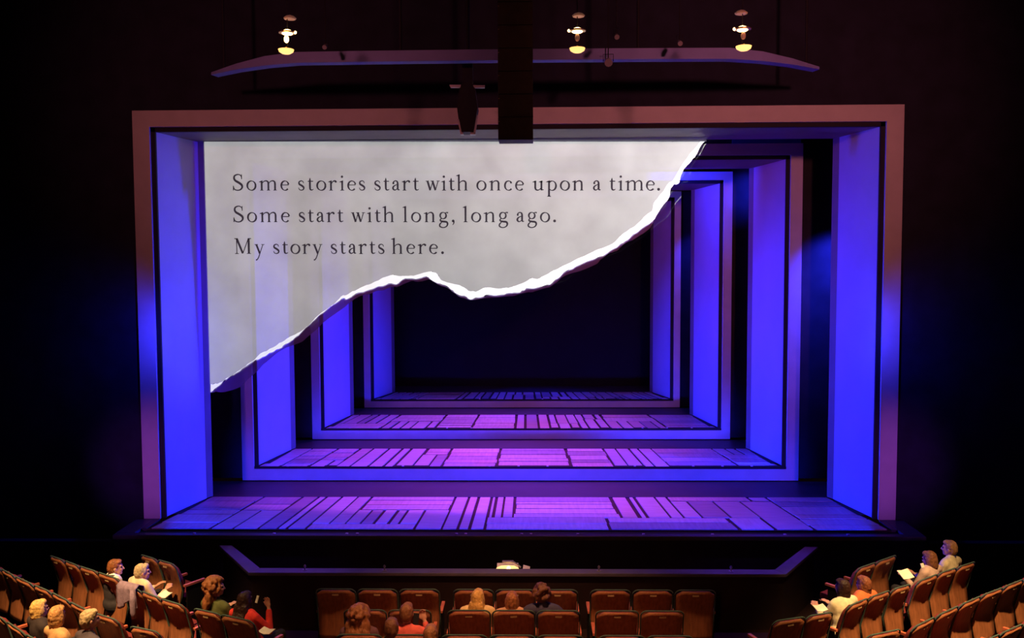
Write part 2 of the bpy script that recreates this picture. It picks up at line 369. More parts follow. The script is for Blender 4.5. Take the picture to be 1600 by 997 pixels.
# ------------------------------------------------------------------ torn page gauze
YG = 16.2
def px2xz(pts, Y=YG): return [aty(x, y, Y) for x, y in pts]
EDGE = [(329, 613), (338, 606), (347, 598), (356, 591), (370, 582), (384, 573), (395, 565), (403, 562), (414, 557), (424, 551), (436, 545), (447, 537), (453, 534), (463, 526), (475, 515), (485, 506), (497, 494), (509, 485), (523, 475), (533, 467), (545, 466), (560, 457), (581, 452), (594, 447.5), (609, 442), (618, 445), (633, 435), (650, 436), (667, 431.5), (676, 439), (687.5, 443), (695, 446), (704, 452), (710, 457), (719, 462.5), (727, 462), (732.5, 468), (747.5, 465), (766, 460.6), (777.5, 461.6), (792.5, 458), (804, 457), (813, 457), (822.5, 450), (841, 449), (860, 445), (880.5, 426), (900, 416), (923, 406.5), (942, 400), (958.5, 388.6), (975, 379), (984.5, 371), (1001, 358), (1020, 345), (1030, 330), (1046, 309), (1047, 296), (1053, 288), (1062.5, 286), (1064, 273), (1069, 263.5), (1079, 254), (1088.5, 241), (1093, 231), (1101.5, 221)]
INNER = [(329, 600), (338, 600), (347, 596.5), (356, 590), (370, 581), (384, 572), (395, 564), (403, 556), (414, 549), (424, 544), (436, 536), (447, 530), (453, 526), (463, 521), (475, 514), (485, 505), (497, 493), (509, 484), (523, 474), (533, 463), (545, 459), (560, 451), (579, 444), (597.5, 434), (616, 429), (626, 431.5), (642.5, 430.6), (656, 428), (676, 424), (684, 429), (687.5, 436), (697, 441), (717.5, 445), (725, 449), (732.5, 455), (744, 456), (759, 449), (777.5, 451), (796, 450), (809, 445), (830, 434), (839, 436), (850.6, 430.6), (870, 421), (892, 410), (913, 400), (932.5, 390), (958.5, 380), (975, 364), (991, 354.5), (1007, 338), (1020, 328.5), (1022, 315.5), (1036.5, 299), (1043, 288), (1053, 280), (1066, 257), (1075.5, 244), (1088, 229), (1094, 221)]
HEM = [(331, 613.5), (338, 612), (351, 612.6), (376, 604.5), (386, 594), (399, 583), (412, 569), (429, 555), (448, 543), (470, 535), (480.5, 526.5), (503, 506), (540, 479), (554, 467), (566, 462), (581, 458), (596, 454), (610.6, 449), (625.6, 446.6), (642.5, 439), (654, 440), (670.6, 436), (691, 448), (703, 452), (716, 463), (731, 468.8), (766, 465.5), (804, 462.5), (820, 458), (836, 455), (860, 448.6), (877, 434), (905, 424), (932.5, 412.5), (939, 405), (952, 395), (965, 392), (974, 382), (988, 375.6), (1014, 358), (1022, 346)]
def jag(pts, amp, seed, n=3):
    rg = random.Random(seed); o = []
    for (x0, y0), (x1, y1) in zip(pts[:-1], pts[1:]):
        o.append((x0, y0)); L = math.hypot(x1-x0, y1-y0)
        for i in range(1, n):
            if L > 6: o.append((x0+(x1-x0)*i/n+rg.uniform(-.6, .6), y0+(y1-y0)*i/n+rg.uniform(-amp, amp)))
    return o+[pts[-1]]
EDGEJ = jag(EDGE, 1.6, 1); INNERJ = jag(INNER, 1.3, 2)
def interp(pts, x):
    ps = sorted(pts)
    return float(np.interp(x, [p[0] for p in ps], [p[1] for p in ps]))
def slab(poly_px, Y, th, org):
    """triangulated flat sheet with thickness from an outline in pixels carried onto the plane Y"""
    bm = bmesh.new(); vs = [bm.verts.new(Vector(aty(x, y, Y))-Vector(org)) for x, y in poly_px]
    f = bm.faces.new(vs); r = bmesh.ops.extrude_face_region(bm, geom=[f])
    bmesh.ops.translate(bm, verts=[g for g in r['geom'] if isinstance(g, bmesh.types.BMVert)], vec=(0, th, 0))
    bmesh.ops.triangulate(bm, faces=bm.faces[:]); bmesh.ops.recalc_face_normals(bm, faces=bm.faces[:])
    me = bpy.data.meshes.new('sheet'); bm.to_mesh(me); bm.free(); return me
ORG = tuple(aty(319, 221, YG))
page = empty('torn_page', ORG); tag(page, 'huge torn paper page with printed lines hanging inside the largest portal', 'torn page')
def single(poly_px, Y):   # single-sided sheet
    bm = bmesh.new(); vs = [bm.verts.new(Vector(aty(x, y, Y))-Vector(ORG)) for x, y in poly_px]
    f = bm.faces.new(vs); bmesh.ops.triangulate(bm, faces=[f]); me = bpy.data.meshes.new('sheet'); bm.to_mesh(me); bm.free(); return me

band = INNERJ+EDGEJ[::-1]
# white torn fibre as a strip between the two outlines
def strip_mesh(A, B, Y, n=230, x0=None, x1=None):
    def samp(P):
        d = [0]
        for a, c in zip(P[:-1], P[1:]): d.append(d[-1]+math.hypot(c[0]-a[0], c[1]-a[1]))
        t = np.linspace(0, d[-1], n); return list(zip(np.interp(t, d, [p[0] for p in P]), np.interp(t, d, [p[1] for p in P])))
    a, c = samp(A), samp(B)
    v = [Vector(aty(x, y, Y))-Vector(ORG) for x, y in a]+[Vector(aty(x, y, Y))-Vector(ORG) for x, y in c]
    me = bpy.data.meshes.new('strip'); me.from_pydata([tuple(q) for q in v], [], [(i, i+1, n+i+1, n+i) for i in range(n-1)]); me.update(); return me
def sheet_mesh(A, Y):
    tops = [(319+(x-328.5)/(1094-328.5)*(1094-319), 221) for x, y in A]
    n = len(A); v = [Vector(aty(x, y, Y))-Vector(ORG) for x, y in A+tops]
    me = bpy.data.meshes.new('sheet'); me.from_pydata([tuple(q) for q in v], [], [(i, i+1, n+i+1, n+i) for i in range(n-1)]); me.update(); return me
link('gauze_sheet', sheet_mesh([(328.5, 600)]+INNERJ[1:], YG), M['gauze'], page)
link('torn_edge', strip_mesh(INNERJ, EDGEJ, YG-.004), M['torn'], page)['label'] = 'bright white torn paper fibre'
i_end = EDGE.index((1030, 330))
link('unlit_hem', strip_mesh(jag(EDGE[:i_end], 1.0, 5), jag(HEM, 1.2, 6), YG+.02), M['back'], page)['label'] = 'violet-tinted gauze strip below the torn edge'
b = MB(ORG); q = [aty(*p, YG) for p in ((318, 219.6), (1104, 219.6))]
b.tube([q[0], q[1]], .02, 8); b.build('top_batten', M['strip'], page)

# ------------------------------------------------------------------ projector light for the page (a shaped beam)
PJ = Vector((-.4, .6, 5.15))
pj = spot('page_projector', PJ, tuple(aty(700, 380, YG)), (1, 1, 1), 14500, 60, .05, .0)
def shape_beam(o):
    l = o.data; l.use_nodes = True; nt = l.node_tree; N = nt.nodes; L = nt.links
    em = N['Emission']; g = N.new('ShaderNodeNewGeometry'); sp = N.new('ShaderNodeSeparateXYZ'); L.new(g.outputs['Incoming'], sp.inputs[0])
    def mth(op, a, c):
        n = N.new('ShaderNodeMath'); n.operation = op
        for i, q in enumerate((a, c)):
            if q is None: continue
            if isinstance(q, (int, float)): n.inputs[i].default_value = q
            else: L.new(q, n.inputs[i])
        return n.outputs[0]
    tt = mth('DIVIDE', YG-PJ.y, sp.outputs[1])
    X = mth('ADD', mth('MULTIPLY', sp.outputs[0], tt), PJ.x); Z = mth('ADD', mth('MULTIPLY', sp.outputs[2], tt), PJ.z)
    XA, XB, ZA, ZB_ = -6.0, 4.0, 2.5, 8.0
    fc = N.new('ShaderNodeFloatCurve'); mp = fc.mapping; cv = mp.curves[0]
    pts = []
    for x, y in EDGEJ:
        w = aty(x, y+1.5, YG); u = (w.x-XA)/(XB-XA)
        if pts and u <= pts[-1][0]+.0008: continue
        pts.append((u, (w.z-ZA)/(ZB_-ZA)))
    cv.points[0].location = (0, pts[0][1]); cv.points[1].location = (1, 1)
    for p in pts: cv.points.new(*p)
    for p in cv.points: p.handle_type = 'VECTOR'
    mp.update()
    L.new(mth('DIVIDE', mth('SUBTRACT', X, XA), XB-XA), fc.inputs['Value'])
    ze = mth('ADD', mth('MULTIPLY', fc.outputs[0], ZB_-ZA), ZA)
    tl, tr = aty(318, 221, YG), aty(1102, 221, YG)
    mask = mth('GREATER_THAN', Z, ze)
    mask = mth('MULTIPLY', mask, mth('GREATER_THAN', X, tl.x-.01)); mask = mth('MULTIPLY', mask, mth('LESS_THAN', X, tr.x+.02))
    mask = mth('MULTIPLY', mask, mth('LESS_THAN', Z, tl.z+.0))
    # projected picture: mottled paper, a little brighter towards the upper right
    cb = N.new('ShaderNodeCombineXYZ'); L.new(X, cb.inputs[0]); L.new(Z, cb.inputs[1])
    no = N.new('ShaderNodeTexNoise'); no.inputs['Scale'].default_value = 1.1; no.inputs['Detail'].default_value = 8; no.inputs['Roughness'].default_value = .6; L.new(cb.outputs[0], no.inputs['Vector'])
    br = mth('ADD', mth('MULTIPLY', no.outputs['Fac'], .5), .6)
    gx = mth('ADD', mth('MULTIPLY', X, mth('ADD', mth('MULTIPLY', X, .0189), .1295)), 1.11)
    gz = mth('ADD', mth('MULTIPLY', mth('SUBTRACT', Z, 6.3), .06), 1.0)
    L.new(mth('MULTIPLY', mask, mth('MULTIPLY', br, mth('MULTIPLY', gx, gz))), em.inputs['Strength'])
    em.inputs['Color'].default_value = (.9, .965, .97, 1)
shape_beam(pj)

# ------------------------------------------------------------------ lettering on the page
class Glyph:
    def __init__(s): s.p = []
    def quad(s, pts): s.p.append(pts)
    def band(s, pts):     # pts: x,y,w
        n = len(pts); Lf = []; Rt = []
        for i, (x, y, w) in enumerate(pts):
            a = pts[max(0, i-1)]; c = pts[min(n-1, i+1)]; dx, dy = c[0]-a[0], c[1]-a[1]; l = math.hypot(dx, dy) or 1
            Lf.append((x-dy/l*w/2, y+dx/l*w/2)); Rt.append((x+dy/l*w/2, y-dx/l*w/2))
        for i in range(n-1): s.p.append([Lf[i], Lf[i+1], Rt[i+1], Rt[i]])
    def curve(s, pts, k=6):
        o = []
        for i in range(len(pts)-1):
            p0 = pts[max(0, i-1)]; p1 = pts[i]; p2 = pts[i+1]; p3 = pts[min(len(pts)-1, i+2)]
            for j in range(k):
                t = j/k; o.append(tuple(.5*((2*b)+(c-a)*t+(2*a-5*b+4*c-d)*t*t+(3*b-a-3*c+d)*t**3) for a, b, c, d in zip(p0, p1, p2, p3)))
        s.band(o+[pts[-1]])
    def ell(s, cx, cy, rx, ry, a0=0, a1=360, th=3.0, tn=1.2, n=28, tilt=-14):
        s.band([(cx+rx*math.cos(R_(a)), cy+ry*math.sin(R_(a)), tn+(th-tn)*abs(math.cos(R_(a-tilt)))**1.3) for a in np.linspace(a0, a1, n)])
    def stem(s, x, y0, y1, w=2.9): s.quad([(x-w/2, y0), (x+w/2, y0), (x+w/2, y1), (x-w/2, y1)])
    def ser(s, x, y=0, h=3.1): s.quad([(x-h, y), (x+h, y), (x+h*.5, y+1.3), (x-h*.5, y+1.3)])
    def flag(s, x, y): s.quad([(x-4.2, y-2.2), (x+1.45, y-2.6), (x+1.45, y+.6), (x-4.2, y-1.4)])
    def dot(s, x, y, r=2.0): s.p.append([(x+r*math.cos(2*PI*i/12), y+r*math.sin(2*PI*i/12)) for i in range(12)])
    def arch(s, x0, x1): s.curve([(x0, 10.8, 1.2), (x0+2.6, 13.9, 1.4), ((x0+x1)/2+1.6, 15.0, 2.0), (x1-.6, 13.2, 2.6), (x1, 10, 2.9)])
def make_glyphs():
    G = {}
    def new(c, w): g = Glyph(); g.w = w; G[c] = g; return g
    g = new('o', 15.5); g.ell(7.75, 7.6, 6.5, 7.2)
    g = new('e', 13.5); g.ell(7, 7.6, 5.8, 7.2, 15, 318); g.quad([(1.6, 8.0), (12.6, 8.0), (12.9, 9.3), (1.6, 9.3)])
    g = new('c', 12.3); g.ell(7, 7.6, 5.8, 7.2, 48, 318); g.dot(10.6, 12.3, 1.6)
    g = new('m', 28); g.flag(3.4, 15.2)
    for x in (3.4, 13.9, 24.3): g.stem(x, 0, 11 if x > 4 else 15, 2.9); g.ser(x)
    g.arch(4, 13.9); g.arch(14.5, 24.3)
    g = new('n', 17.8); g.flag(3.4, 15.2); g.stem(3.4, 0, 15); g.ser(3.4); g.stem(14, 0, 11); g.ser(14); g.arch(4, 14)
    g = new('h', 18.6); g.flag(3.6, 24.6); g.stem(3.6, 0, 24.6); g.ser(3.6); g.stem(14.4, 0, 11); g.ser(14.4); g.arch(4.2, 14.4)
    g = new('u', 17.2); g.flag(3.8, 15); g.stem(3.8, 4, 15); g.curve([(3.8, 5, 2.9), (4.6, 1.9, 2.6), (7.4, .6, 1.8), (10.4, 1.6, 1.4), (13, 4.6, 1.2)]); g.flag(13.4, 15); g.stem(13.4, .3, 15); g.quad([(13, 0), (17, .6), (17, 1.5), (13, 2.4)])
    g = new('r', 12.6); g.flag(3.4, 15.2); g.stem(3.4, 0, 15); g.ser(3.4, 0, 3.4); g.curve([(4.2, 10.4, 1.2), (6.2, 13.6, 1.5), (9, 14.9, 2.2), (11.2, 14.3, 2.6)]); g.dot(11, 13.6, 1.6)
    g = new('i', 8.6); g.flag(4.4, 15.2); g.stem(4.4, 0, 15); g.ser(4.4, 0, 3.6); g.dot(4.3, 21.4, 1.9)
    g = new('l', 8.6); g.flag(4.4, 24.6); g.stem(4.4, 0, 24.6); g.ser(4.4, 0, 3.8)
    g = new('t', 10.4); g.curve([(4.6, 19.6, .6), (4.4, 15, 2.9), (4.4, 5, 2.9), (5.2, 1.6, 2.5), (7.6, .9, 1.6), (10, 2.2, .8)]); g.quad([(.6, 13.6), (9.6, 13.6), (9.6, 15), (1.4, 15)])
    g = new('s', 10.6); g.curve([(9, 11.2, 1.0), (8.2, 13.8, 1.3), (5.4, 15, 1.6), (2.2, 13.4, 2.2), (2.4, 10, 2.9), (6.2, 7.6, 3.1), (9, 5, 2.8), (8.6, 1.9, 2.0), (5.6, .6, 1.5), (2.4, 1.6, 1.3), (1.2, 4.6, 1.0)])
    g = new('S', 17); g.curve([(14.4, 18.2, 1.2), (13.6, 22.6, 1.6), (9.4, 24.9, 1.7), (4, 23.2, 2.4), (2.6, 19.2, 3.0), (4.6, 15.4, 3.4), (9.6, 12.4, 3.6), (14.2, 8.8, 3.5), (15, 4.8, 3.0), (12.2, 1.4, 2.2), (7.4, .4, 1.7), (2.8, 2.2, 1.7), (1.2, 7, 1.2)]); g.stem(14.4, 17.6, 25, 1.3); g.stem(1.2, .2, 7.4, 1.3)
    g = new('a', 13); g.curve([(2.2, 11, 2.6), (3, 13.6, 1.8), (5.8, 15, 1.6), (8.4, 13.8, 2.3), (9.2, 10.5, 2.9), (9.2, 4, 2.9), (9.9, 1.4, 2.2), (12.4, 1.2, 1.0)]); g.curve([(9, 9.4, 1.2), (5, 8, 1.6), (2.3, 5.6, 2.6), (2, 3, 2.8), (3.8, 1, 2.0), (6.4, 1.3, 1.4), (9, 3.8, 1.1)]); g.dot(2.5, 11.2, 1.5)
    g = new('w', 21.4)
    g.band([(2.4, 15, 3.0), (6.8, .4, 3.0)]); g.band([(6.8, .4, 1.3), (10.8, 14.4, 1.3)]); g.band([(10.2, 15, 3.0), (14.8, .4, 3.0)]); g.band([(14.8, .4, 1.3), (19.2, 15, 1.3)])
    for x in (2.2, 10, 19.2): g.quad([(x-2.6, 14.2), (x+2.6, 14.2), (x+2.6, 15.2), (x-2.6, 15.2)])
    g = new('y', 15.4); g.band([(2.6, 15, 3.0), (8, .6, 3.0)]); g.curve([(13.2, 15, 1.2), (9.6, 5, 1.4), (6, -5, 1.6), (3.4, -9, 1.8), (1.6, -9.2, 2.4)])
    for x in (2.6, 13): g.quad([(x-2.6, 14.2), (x+2.6, 14.2), (x+2.6, 15.2), (x-2.6, 15.2)])
    g = new('g', 15); g.ell(6.8, 10.2, 4.7, 4.9, 0, 360, 2.7, 1.2); g.curve([(9.8, 13.6, 1.2), (12, 15, 1.5), (14.6, 14.4, 2.4)]); g.curve([(4.4, 5.9, 1.4), (2.4, 4, 2.0), (3, 1.9, 2.4), (7, 1.0, 2.9), (12, .2, 3.0), (13.6, -2.8, 2.8), (11.8, -6.6, 2.0), (6.8, -8.4, 1.6), (2, -6.8, 2.2), (1.4, -3.6, 2.3), (4.2, -.2, 1.5), (6, 1, 1.2)])
    g = new('p', 16.6); g.flag(3.8, 15.2); g.stem(3.8, -9, 15); g.ser(3.8, -9.4, 3.6); g.ell(8.6, 7.4, 6, 7.2, -130, 130)
    g = new('M', 28); g.stem(4.2, 0, 24, 1.4); g.ser(4.2, 0, 3.6); g.stem(23.2, 0, 24, 3.3); g.ser(23.2, 0, 4); g.band([(4.4, 24, 3.4), (13.6, .8, 3.2)]); g.band([(13.6, .8, 1.3), (22.8, 24, 1.4)]); g.quad([(.6, 23.2), (5.6, 23.2), (5.6, 24.5), (.6, 24.5)]); g.quad([(22, 23.2), (27.2, 23.2), (27.2, 24.5), (22, 24.5)])
    g = new('.', 5); g.dot(2.5, 1.9, 2.2)
    g = new(',', 5.4); g.dot(2.4, 1.9, 2.1); g.curve([(3.8, 1.8, 1.6), (3.4, -1.4, 1.6), (1.4, -4.4, .6)])
    return G
GLY = make_glyphs()
YT = YG-.012; PXM = YT/FPX
gm = {}
for c, g in GLY.items():
    vs = []; fs = []
    for p in g.p:
        n = len(vs); vs += [(x*PXM, 0, y*PXM) for x, y in p]; fs.append(tuple(range(n, n+len(p))))
    me = bpy.data.meshes.new('letter'); me.from_pydata(vs, [], fs); me.update(); gm[c] = me
def word(txt, x, y, x_end):
    tot = sum(GLY[c].w for c in txt); sp = (x_end-x-tot)/max(1, len(txt)-1)
    for c in txt:
        q = aty(x, y, YT); o = link('letter', gm[c], M['letter'], page, tuple(q-Vector(ORG)))
        o.rotation_euler = (0, -ROLL*.0, 0); x += GLY[c].w+sp
for y, ws in ((297.8, [('Some', 363.5, 452), ('stories', 465.5, 571), ('start', 584.5, 655), ('with', 665.5, 732), ('once', 744.5, 818.5), ('upon', 832.5, 912.5), ('a', 926, 939), ('time.', 951.5, 1031.5)]),
              (347.2, [('Some', 364.5, 453), ('start', 466.5, 537), ('with', 549, 617), ('long,', 629, 711), ('long', 723, 794), ('ago.', 806.5, 869)]),
              (396.8, [('My', 366, 413.5), ('story', 426.5, 504), ('starts', 516.5, 601), ('here.', 612, 694)])):
    for t, x0, x1 in ws: word(t, x0, y, x1)
# ------------------------------------------------------------------ overhead: cove, hanging lamps, speaker column, projector
path = [(-4.6, 13.75), (-4.1, 13.4), (-3.6, 13.15), (-3.1, 13.0), (-2, 12.97), (0, 12.95), (2, 12.97), (3.1, 13.0), (3.6, 13.15), (4.1, 13.4), (4.6, 13.75)]
b = MB()
n = len(path); zs = (8.23, 8.385)
def tz(z, x): return z-(z-zs[0])*.75*max(0, (abs(x)-3.4)/1.2)
vs = [(x, y, tz(z, x)) for z in zs for x, y in path]+[(x*.99, y+.18, tz(z, x)) for z in zs for x, y in path]
fs = []
for i in range(n-1):
    fs += [(i, i+1, n+i+1, n+i), (2*n+i+1, 2*n+i, 3*n+i, 3*n+i+1), (n+i, n+i+1, 3*n+i+1, 3*n+i), (i+1, i, 2*n+i, 2*n+i+1)]
fs += [(0, n, 3*n, 2*n), (n-1, 3*n-1, 4*n-1, 2*n-1)]
b.poly(vs, fs)
cove = b.build('ceiling_cove', M['cove'], smooth=False)
tag(cove, 'long shallow curved violet-tinted ceiling cove above the largest portal', 'cove', kind='thing')
for x, y in ((-4.4, 13.75), (4.4, 13.75), (-1.6, 13.05), (1.8, 13.05)):
    b = MB(); b.tube([(x, y, 8.3), (x, y, 10.4)], .02); b.build('hanger_rod', M['cloth_blk'], cove)

def hanging_lamp(px, ys, Y, label, tilt):
    top, mid, low = [aty(px+dx, y, Y) for dx, y in ys]
    base = Vector((mid.x, Y, low.z))
    o = empty('hanging_lamp', base); tag(o, label, 'ceiling lamp', 'lit lamps under the dark ceiling')
    b = MB(base); b.tube([(mid.x, Y, low.z), (mid.x, Y, 10.4)], .006, 6); b.build('rod', M['cloth_blk'], o)
    b = MB(base); b.lathe(top, [(.004, .0), (.07, .0), (.078, .012), (.05, .035), (.006, .05)], 16); b.build('canopy', M['dim'], o)
    b = MB(base); b.lathe(mid, [(.01, -.03), (.055, -.022), (.078, 0), (.055, .022), (.01, .04)], 16); b.build('upper_bulb', M['glow'], o, smooth=True)
    b = MB(base); b.lathe(mid, [(.085, -.01), (.105, -.006), (.105, .006), (.085, .01)], 18); b.build('brass_ring', M['brass'], o)
    b = MB(base); b.ball(mid+Vector((.10*tilt, -.02, -.004)), .018); b.build('bulb', M['glow'], o)
    b = MB(base); b.ball((mid+low)/2+Vector((0, -.01, .03)), (.03, .03, .045)); b.build('middle_bulb', M['glow'] if px < 500 else M['dim'], o, smooth=True)
    b = MB(base); b.lathe(low, [(.01, -.035), (.05, -.03), (.085, -.008), (.095, .02), (.08, .02), (.045, -.005), (.01, -.01)], 18); b.build('bowl', M['glow2'], o, smooth=True)
    b = MB(base); b.ball(low+Vector((0, 0, .035)), .017); b.build('finial', M['brass'], o)
hanging_lamp(449, [(4, 30), (0, 51), (-2, 80)], 11.0, 'lit brass hanging lamp nearest the left end of the cove', 1)
hanging_lamp(902, [(2, 26), (0, 48), (0, 78)], 11.0, 'lit brass hanging lamp just right of the dark speaker column', -1)
hanging_lamp(1160, [(-2, 22), (0, 45.5), (2, 75)], 11.0, 'lit brass hanging lamp nearest the right end of the cove', -1)

def small_lantern(x, y, Y, label, r=.035):
    c = aty(x, y, Y); o = empty('stage_lantern', c); tag(o, label, 'stage light', 'small unlit stage lanterns')
    b = MB(c); b.tube([c+Vector((0, .12, .06)), c+Vector((0, .02, .01)), c], [r*.7, r, r*1.05], 12); b.build('body', M['grey'], o)
    b = MB(c); b.tube([c+Vector((0, .07, .03)), c+Vector((0, .07, .14)), Vector((c.x, c.y+.07, 10.4))], .008, 6); b.build('hanger', M['cloth_blk'], o)
    b = MB(c); b.tube([c+Vector((-r*1.3, .06, .03)), c+Vector((-r*1.3, .06, .13)), c+Vector((r*1.3, .06, .13)), c+Vector((r*1.3, .06, .03))], .006, 6); b.build('yoke', M['cloth_blk'], o)
small_lantern(507, 74, 12.4, 'small unlit stage lantern right of the leftmost hanging lamp', .03)
small_lantern(964, 58, 12.0, 'small unlit stage lantern right of the middle hanging lamp', .032)
small_lantern(1063, 68, 12.4, 'small unlit stage lantern between the middle and right hanging lamps', .032)
small_lantern(951, 98, 12.8, 'small grey stage lantern hanging below the cove', .055)

# speaker column
c0 = aty(778.5, 218.5, 12.0); c1 = aty(833, 218.5, 12.0)
base = Vector(((c0.x+c1.x)/2, 12.15, c0.z))
sc_ = empty('speaker_column', base); tag(sc_, 'tall dark brown column of loudspeakers hanging in front of the largest portal', 'speaker column')
wd = (c1.x-c0.x)/2; z = base.z; i = 0
while z < 10.3:
    h = .3; b = MB(base); b.box(base.x-wd, base.x+wd, 12.0, 12.4, z, min(z+h-.006, 10.4)); cab = b.build('cabinet', M['brown'], sc_, bevel=.006)
    b = MB(base); b.box(base.x-wd+.03, base.x+wd-.03, 11.994, 12.0, z+.02, z+h-.03); b.build('grille', M['brown'], cab)
    b = MB(base); b.ball((base.x-wd+.012, 11.996, z+h-.06), .006, seg=8, ring=5); b.build('rivet', M['plate'], cab)
    z += h; i += 1

# hanging projector with its yoke
pc = aty(732, 208, 13.3); YP = 13.3
pr = empty('hanging_projector', pc); tag(pr, 'black tapered projector hanging left of the speaker column', 'projector')
def pp(x, y, dy=0): v = aty(x, y, YP); return Vector((v.x, YP+dy, v.z))
def tap(name, px, material, parent, y0, y1):
    bm = MB(pc); f = [pp(*q, y0) for q in px]; k = [pp(*q, y1) for q in px]; n = len(px)
    bm.poly(f+k, [tuple(range(n-1, -1, -1)), tuple(range(n, 2*n))]+[(i, (i+1) % n, n+(i+1) % n, n+i) for i in range(n)])
    return bm.build(name, material, parent)
tap('body', [(714, 168), (719, 206), (740, 206), (746, 168), (742, 138), (718, 138)], M['cloth_blk'], pr, 0, .3)
tap('side_trim', [(714.5, 186), (719, 207), (721.5, 207), (717, 186)], M['grey'], pr, -.01, .02)
tap('side_trim', [(745, 180), (740, 208), (743, 208), (747, 180)], M['grey'], pr, -.01, .02)
tap('lens_lip', [(719, 207), (719.5, 210), (724, 210), (723.5, 207)], M['grey'], pr, -.01, .1)
tap('lens_lip', [(735, 207), (734.5, 210), (742.5, 210), (742.5, 207)], M['grey'], pr, -.01, .1)
tap('mount_tab', [(702, 132.5), (704, 136.5), (719, 136.5), (720, 132.5)], M['grey'], pr, 0, .06)
tap('mount_tab', [(739, 133), (741, 137), (757, 137), (757.5, 133)], M['grey'], pr, 0, .06)
tap('mount_bar', [(718, 138), (742, 138), (742, 131), (718, 131)], M['cloth_blk'], pr, .01, .05)
tap('bracket', [(722, 131), (738, 131), (738, 96), (722, 96)], M['cloth_blk'], pr, .05, .2)
b = MB(pc); q = pp(730, 97, .12); b.tube([q, (q.x, q.y, 10.4)], .03, 8); b.build('hanger_pole', M['cloth_blk'], pr)

# ------------------------------------------------------------------ pit: music stand with a lit lamp, small stands on the ledge
lp = aty(793, 888, 13.15)
ms = empty('music_stand', (lp.x, lp.y, -1.5)); mo = (lp.x, lp.y, -1.5)
tag(ms, 'music stand in the orchestra pit with a glowing yellow lamp', 'music stand')
b = MB(mo); b.tube([(lp.x, lp.y, -1.5), (lp.x, lp.y, lp.z-.06)], .018, 8); b.build('pole', M['cloth_blk'], ms)
b = MB(mo)
for a in range(3): b.tube([(lp.x, lp.y, -1.3), (lp.x+.3*math.cos(a*2.1), lp.y+.3*math.sin(a*2.1), -1.49)], .012, 6)
b.build('feet', M['cloth_blk'], ms)
b = MB(mo); b.hexa([(lp.x-.16, lp.y-.02, lp.z-.05), (lp.x+.16, lp.y-.02, lp.z-.05), (lp.x+.16, lp.y+.12, lp.z+.03), (lp.x-.16, lp.y+.12, lp.z+.03)], [(lp.x-.16, lp.y-.02, lp.z-.04), (lp.x+.16, lp.y-.02, lp.z-.04), (lp.x+.16, lp.y+.12, lp.z+.04), (lp.x-.16, lp.y+.12, lp.z+.04)]); b.build('desk', M['paper'], ms)
b = MB(mo); b.lathe((lp.x, lp.y-.01, lp.z-.02), [(.02, -.01), (.14, -.008), (.17, .015), (.13, .035), (.03, .042)], 20); b.build('lamp_diffuser', M['glow2'], ms, smooth=True)
b = MB(mo); b.ball((lp.x+.02, lp.y-.09, lp.z+.03), .03); b.build('bulb', M['glow'], ms, smooth=True)
b = MB(mo); b.box(lp.x-.08, lp.x+.09, lp.y, lp.y+.06, lp.z+.075, lp.z+.105); b.build('lamp_hood', M['grey'], ms, bevel=.008)
b = MB(mo); b.tube([(lp.x+.09, lp.y+.02, lp.z+.09), (lp.x+.16, lp.y, lp.z+.05), (lp.x+.2, lp.y-.02, lp.z+.02)], .012, 6); b.build('lamp_arm', M['grey'], ms)
sh = tag(empty('sheet_music', aty(822, 889, 13.1)), 'small pale sheet beside the glowing pit lamp', 'sheet music')
b = MB(); b.hexa([(-.05, -.03, .0), (.05, -.05, -.02), (.06, .03, .02), (-.04, .05, .04)], [(-.05, -.03, .006), (.05, -.05, -.014), (.06, .03, .026), (-.04, .05, .046)]); b.build('page', M['paper'], sh)
b = MB(); b.tube([(0, 0, .01), (0, .0, -sh.location.z-1.5)], .012, 6); b.build('stand_pole', M['cloth_blk'], sh)
for x, y, lab in ((478, 889, 'short pale post on the pit ledge, leftmost one'), (602, 889, 'short pale post on the pit ledge, second from the left'), (935, 889, 'short dim post on the pit ledge right of the glowing lamp'), (1140, 890, 'short dim post on the pit ledge, rightmost one')):
    q = atz(x, y, .85); po = empty('ledge_post', (q.x, 12.86, .85)); tag(po, lab, 'post', 'short posts on the pit ledge')
    b = MB(); b.lathe((0, 0, 0), [(.035, 0), (.035, .008), (.012, .012), (.012, .05), (.02, .055), (.018, .07)], 10); b.build('stem', M['grey'], po)
    b = MB(); b.ball((0, 0, .07), .016, seg=8, ring=6); b.build('knob', M['soffit'], po)

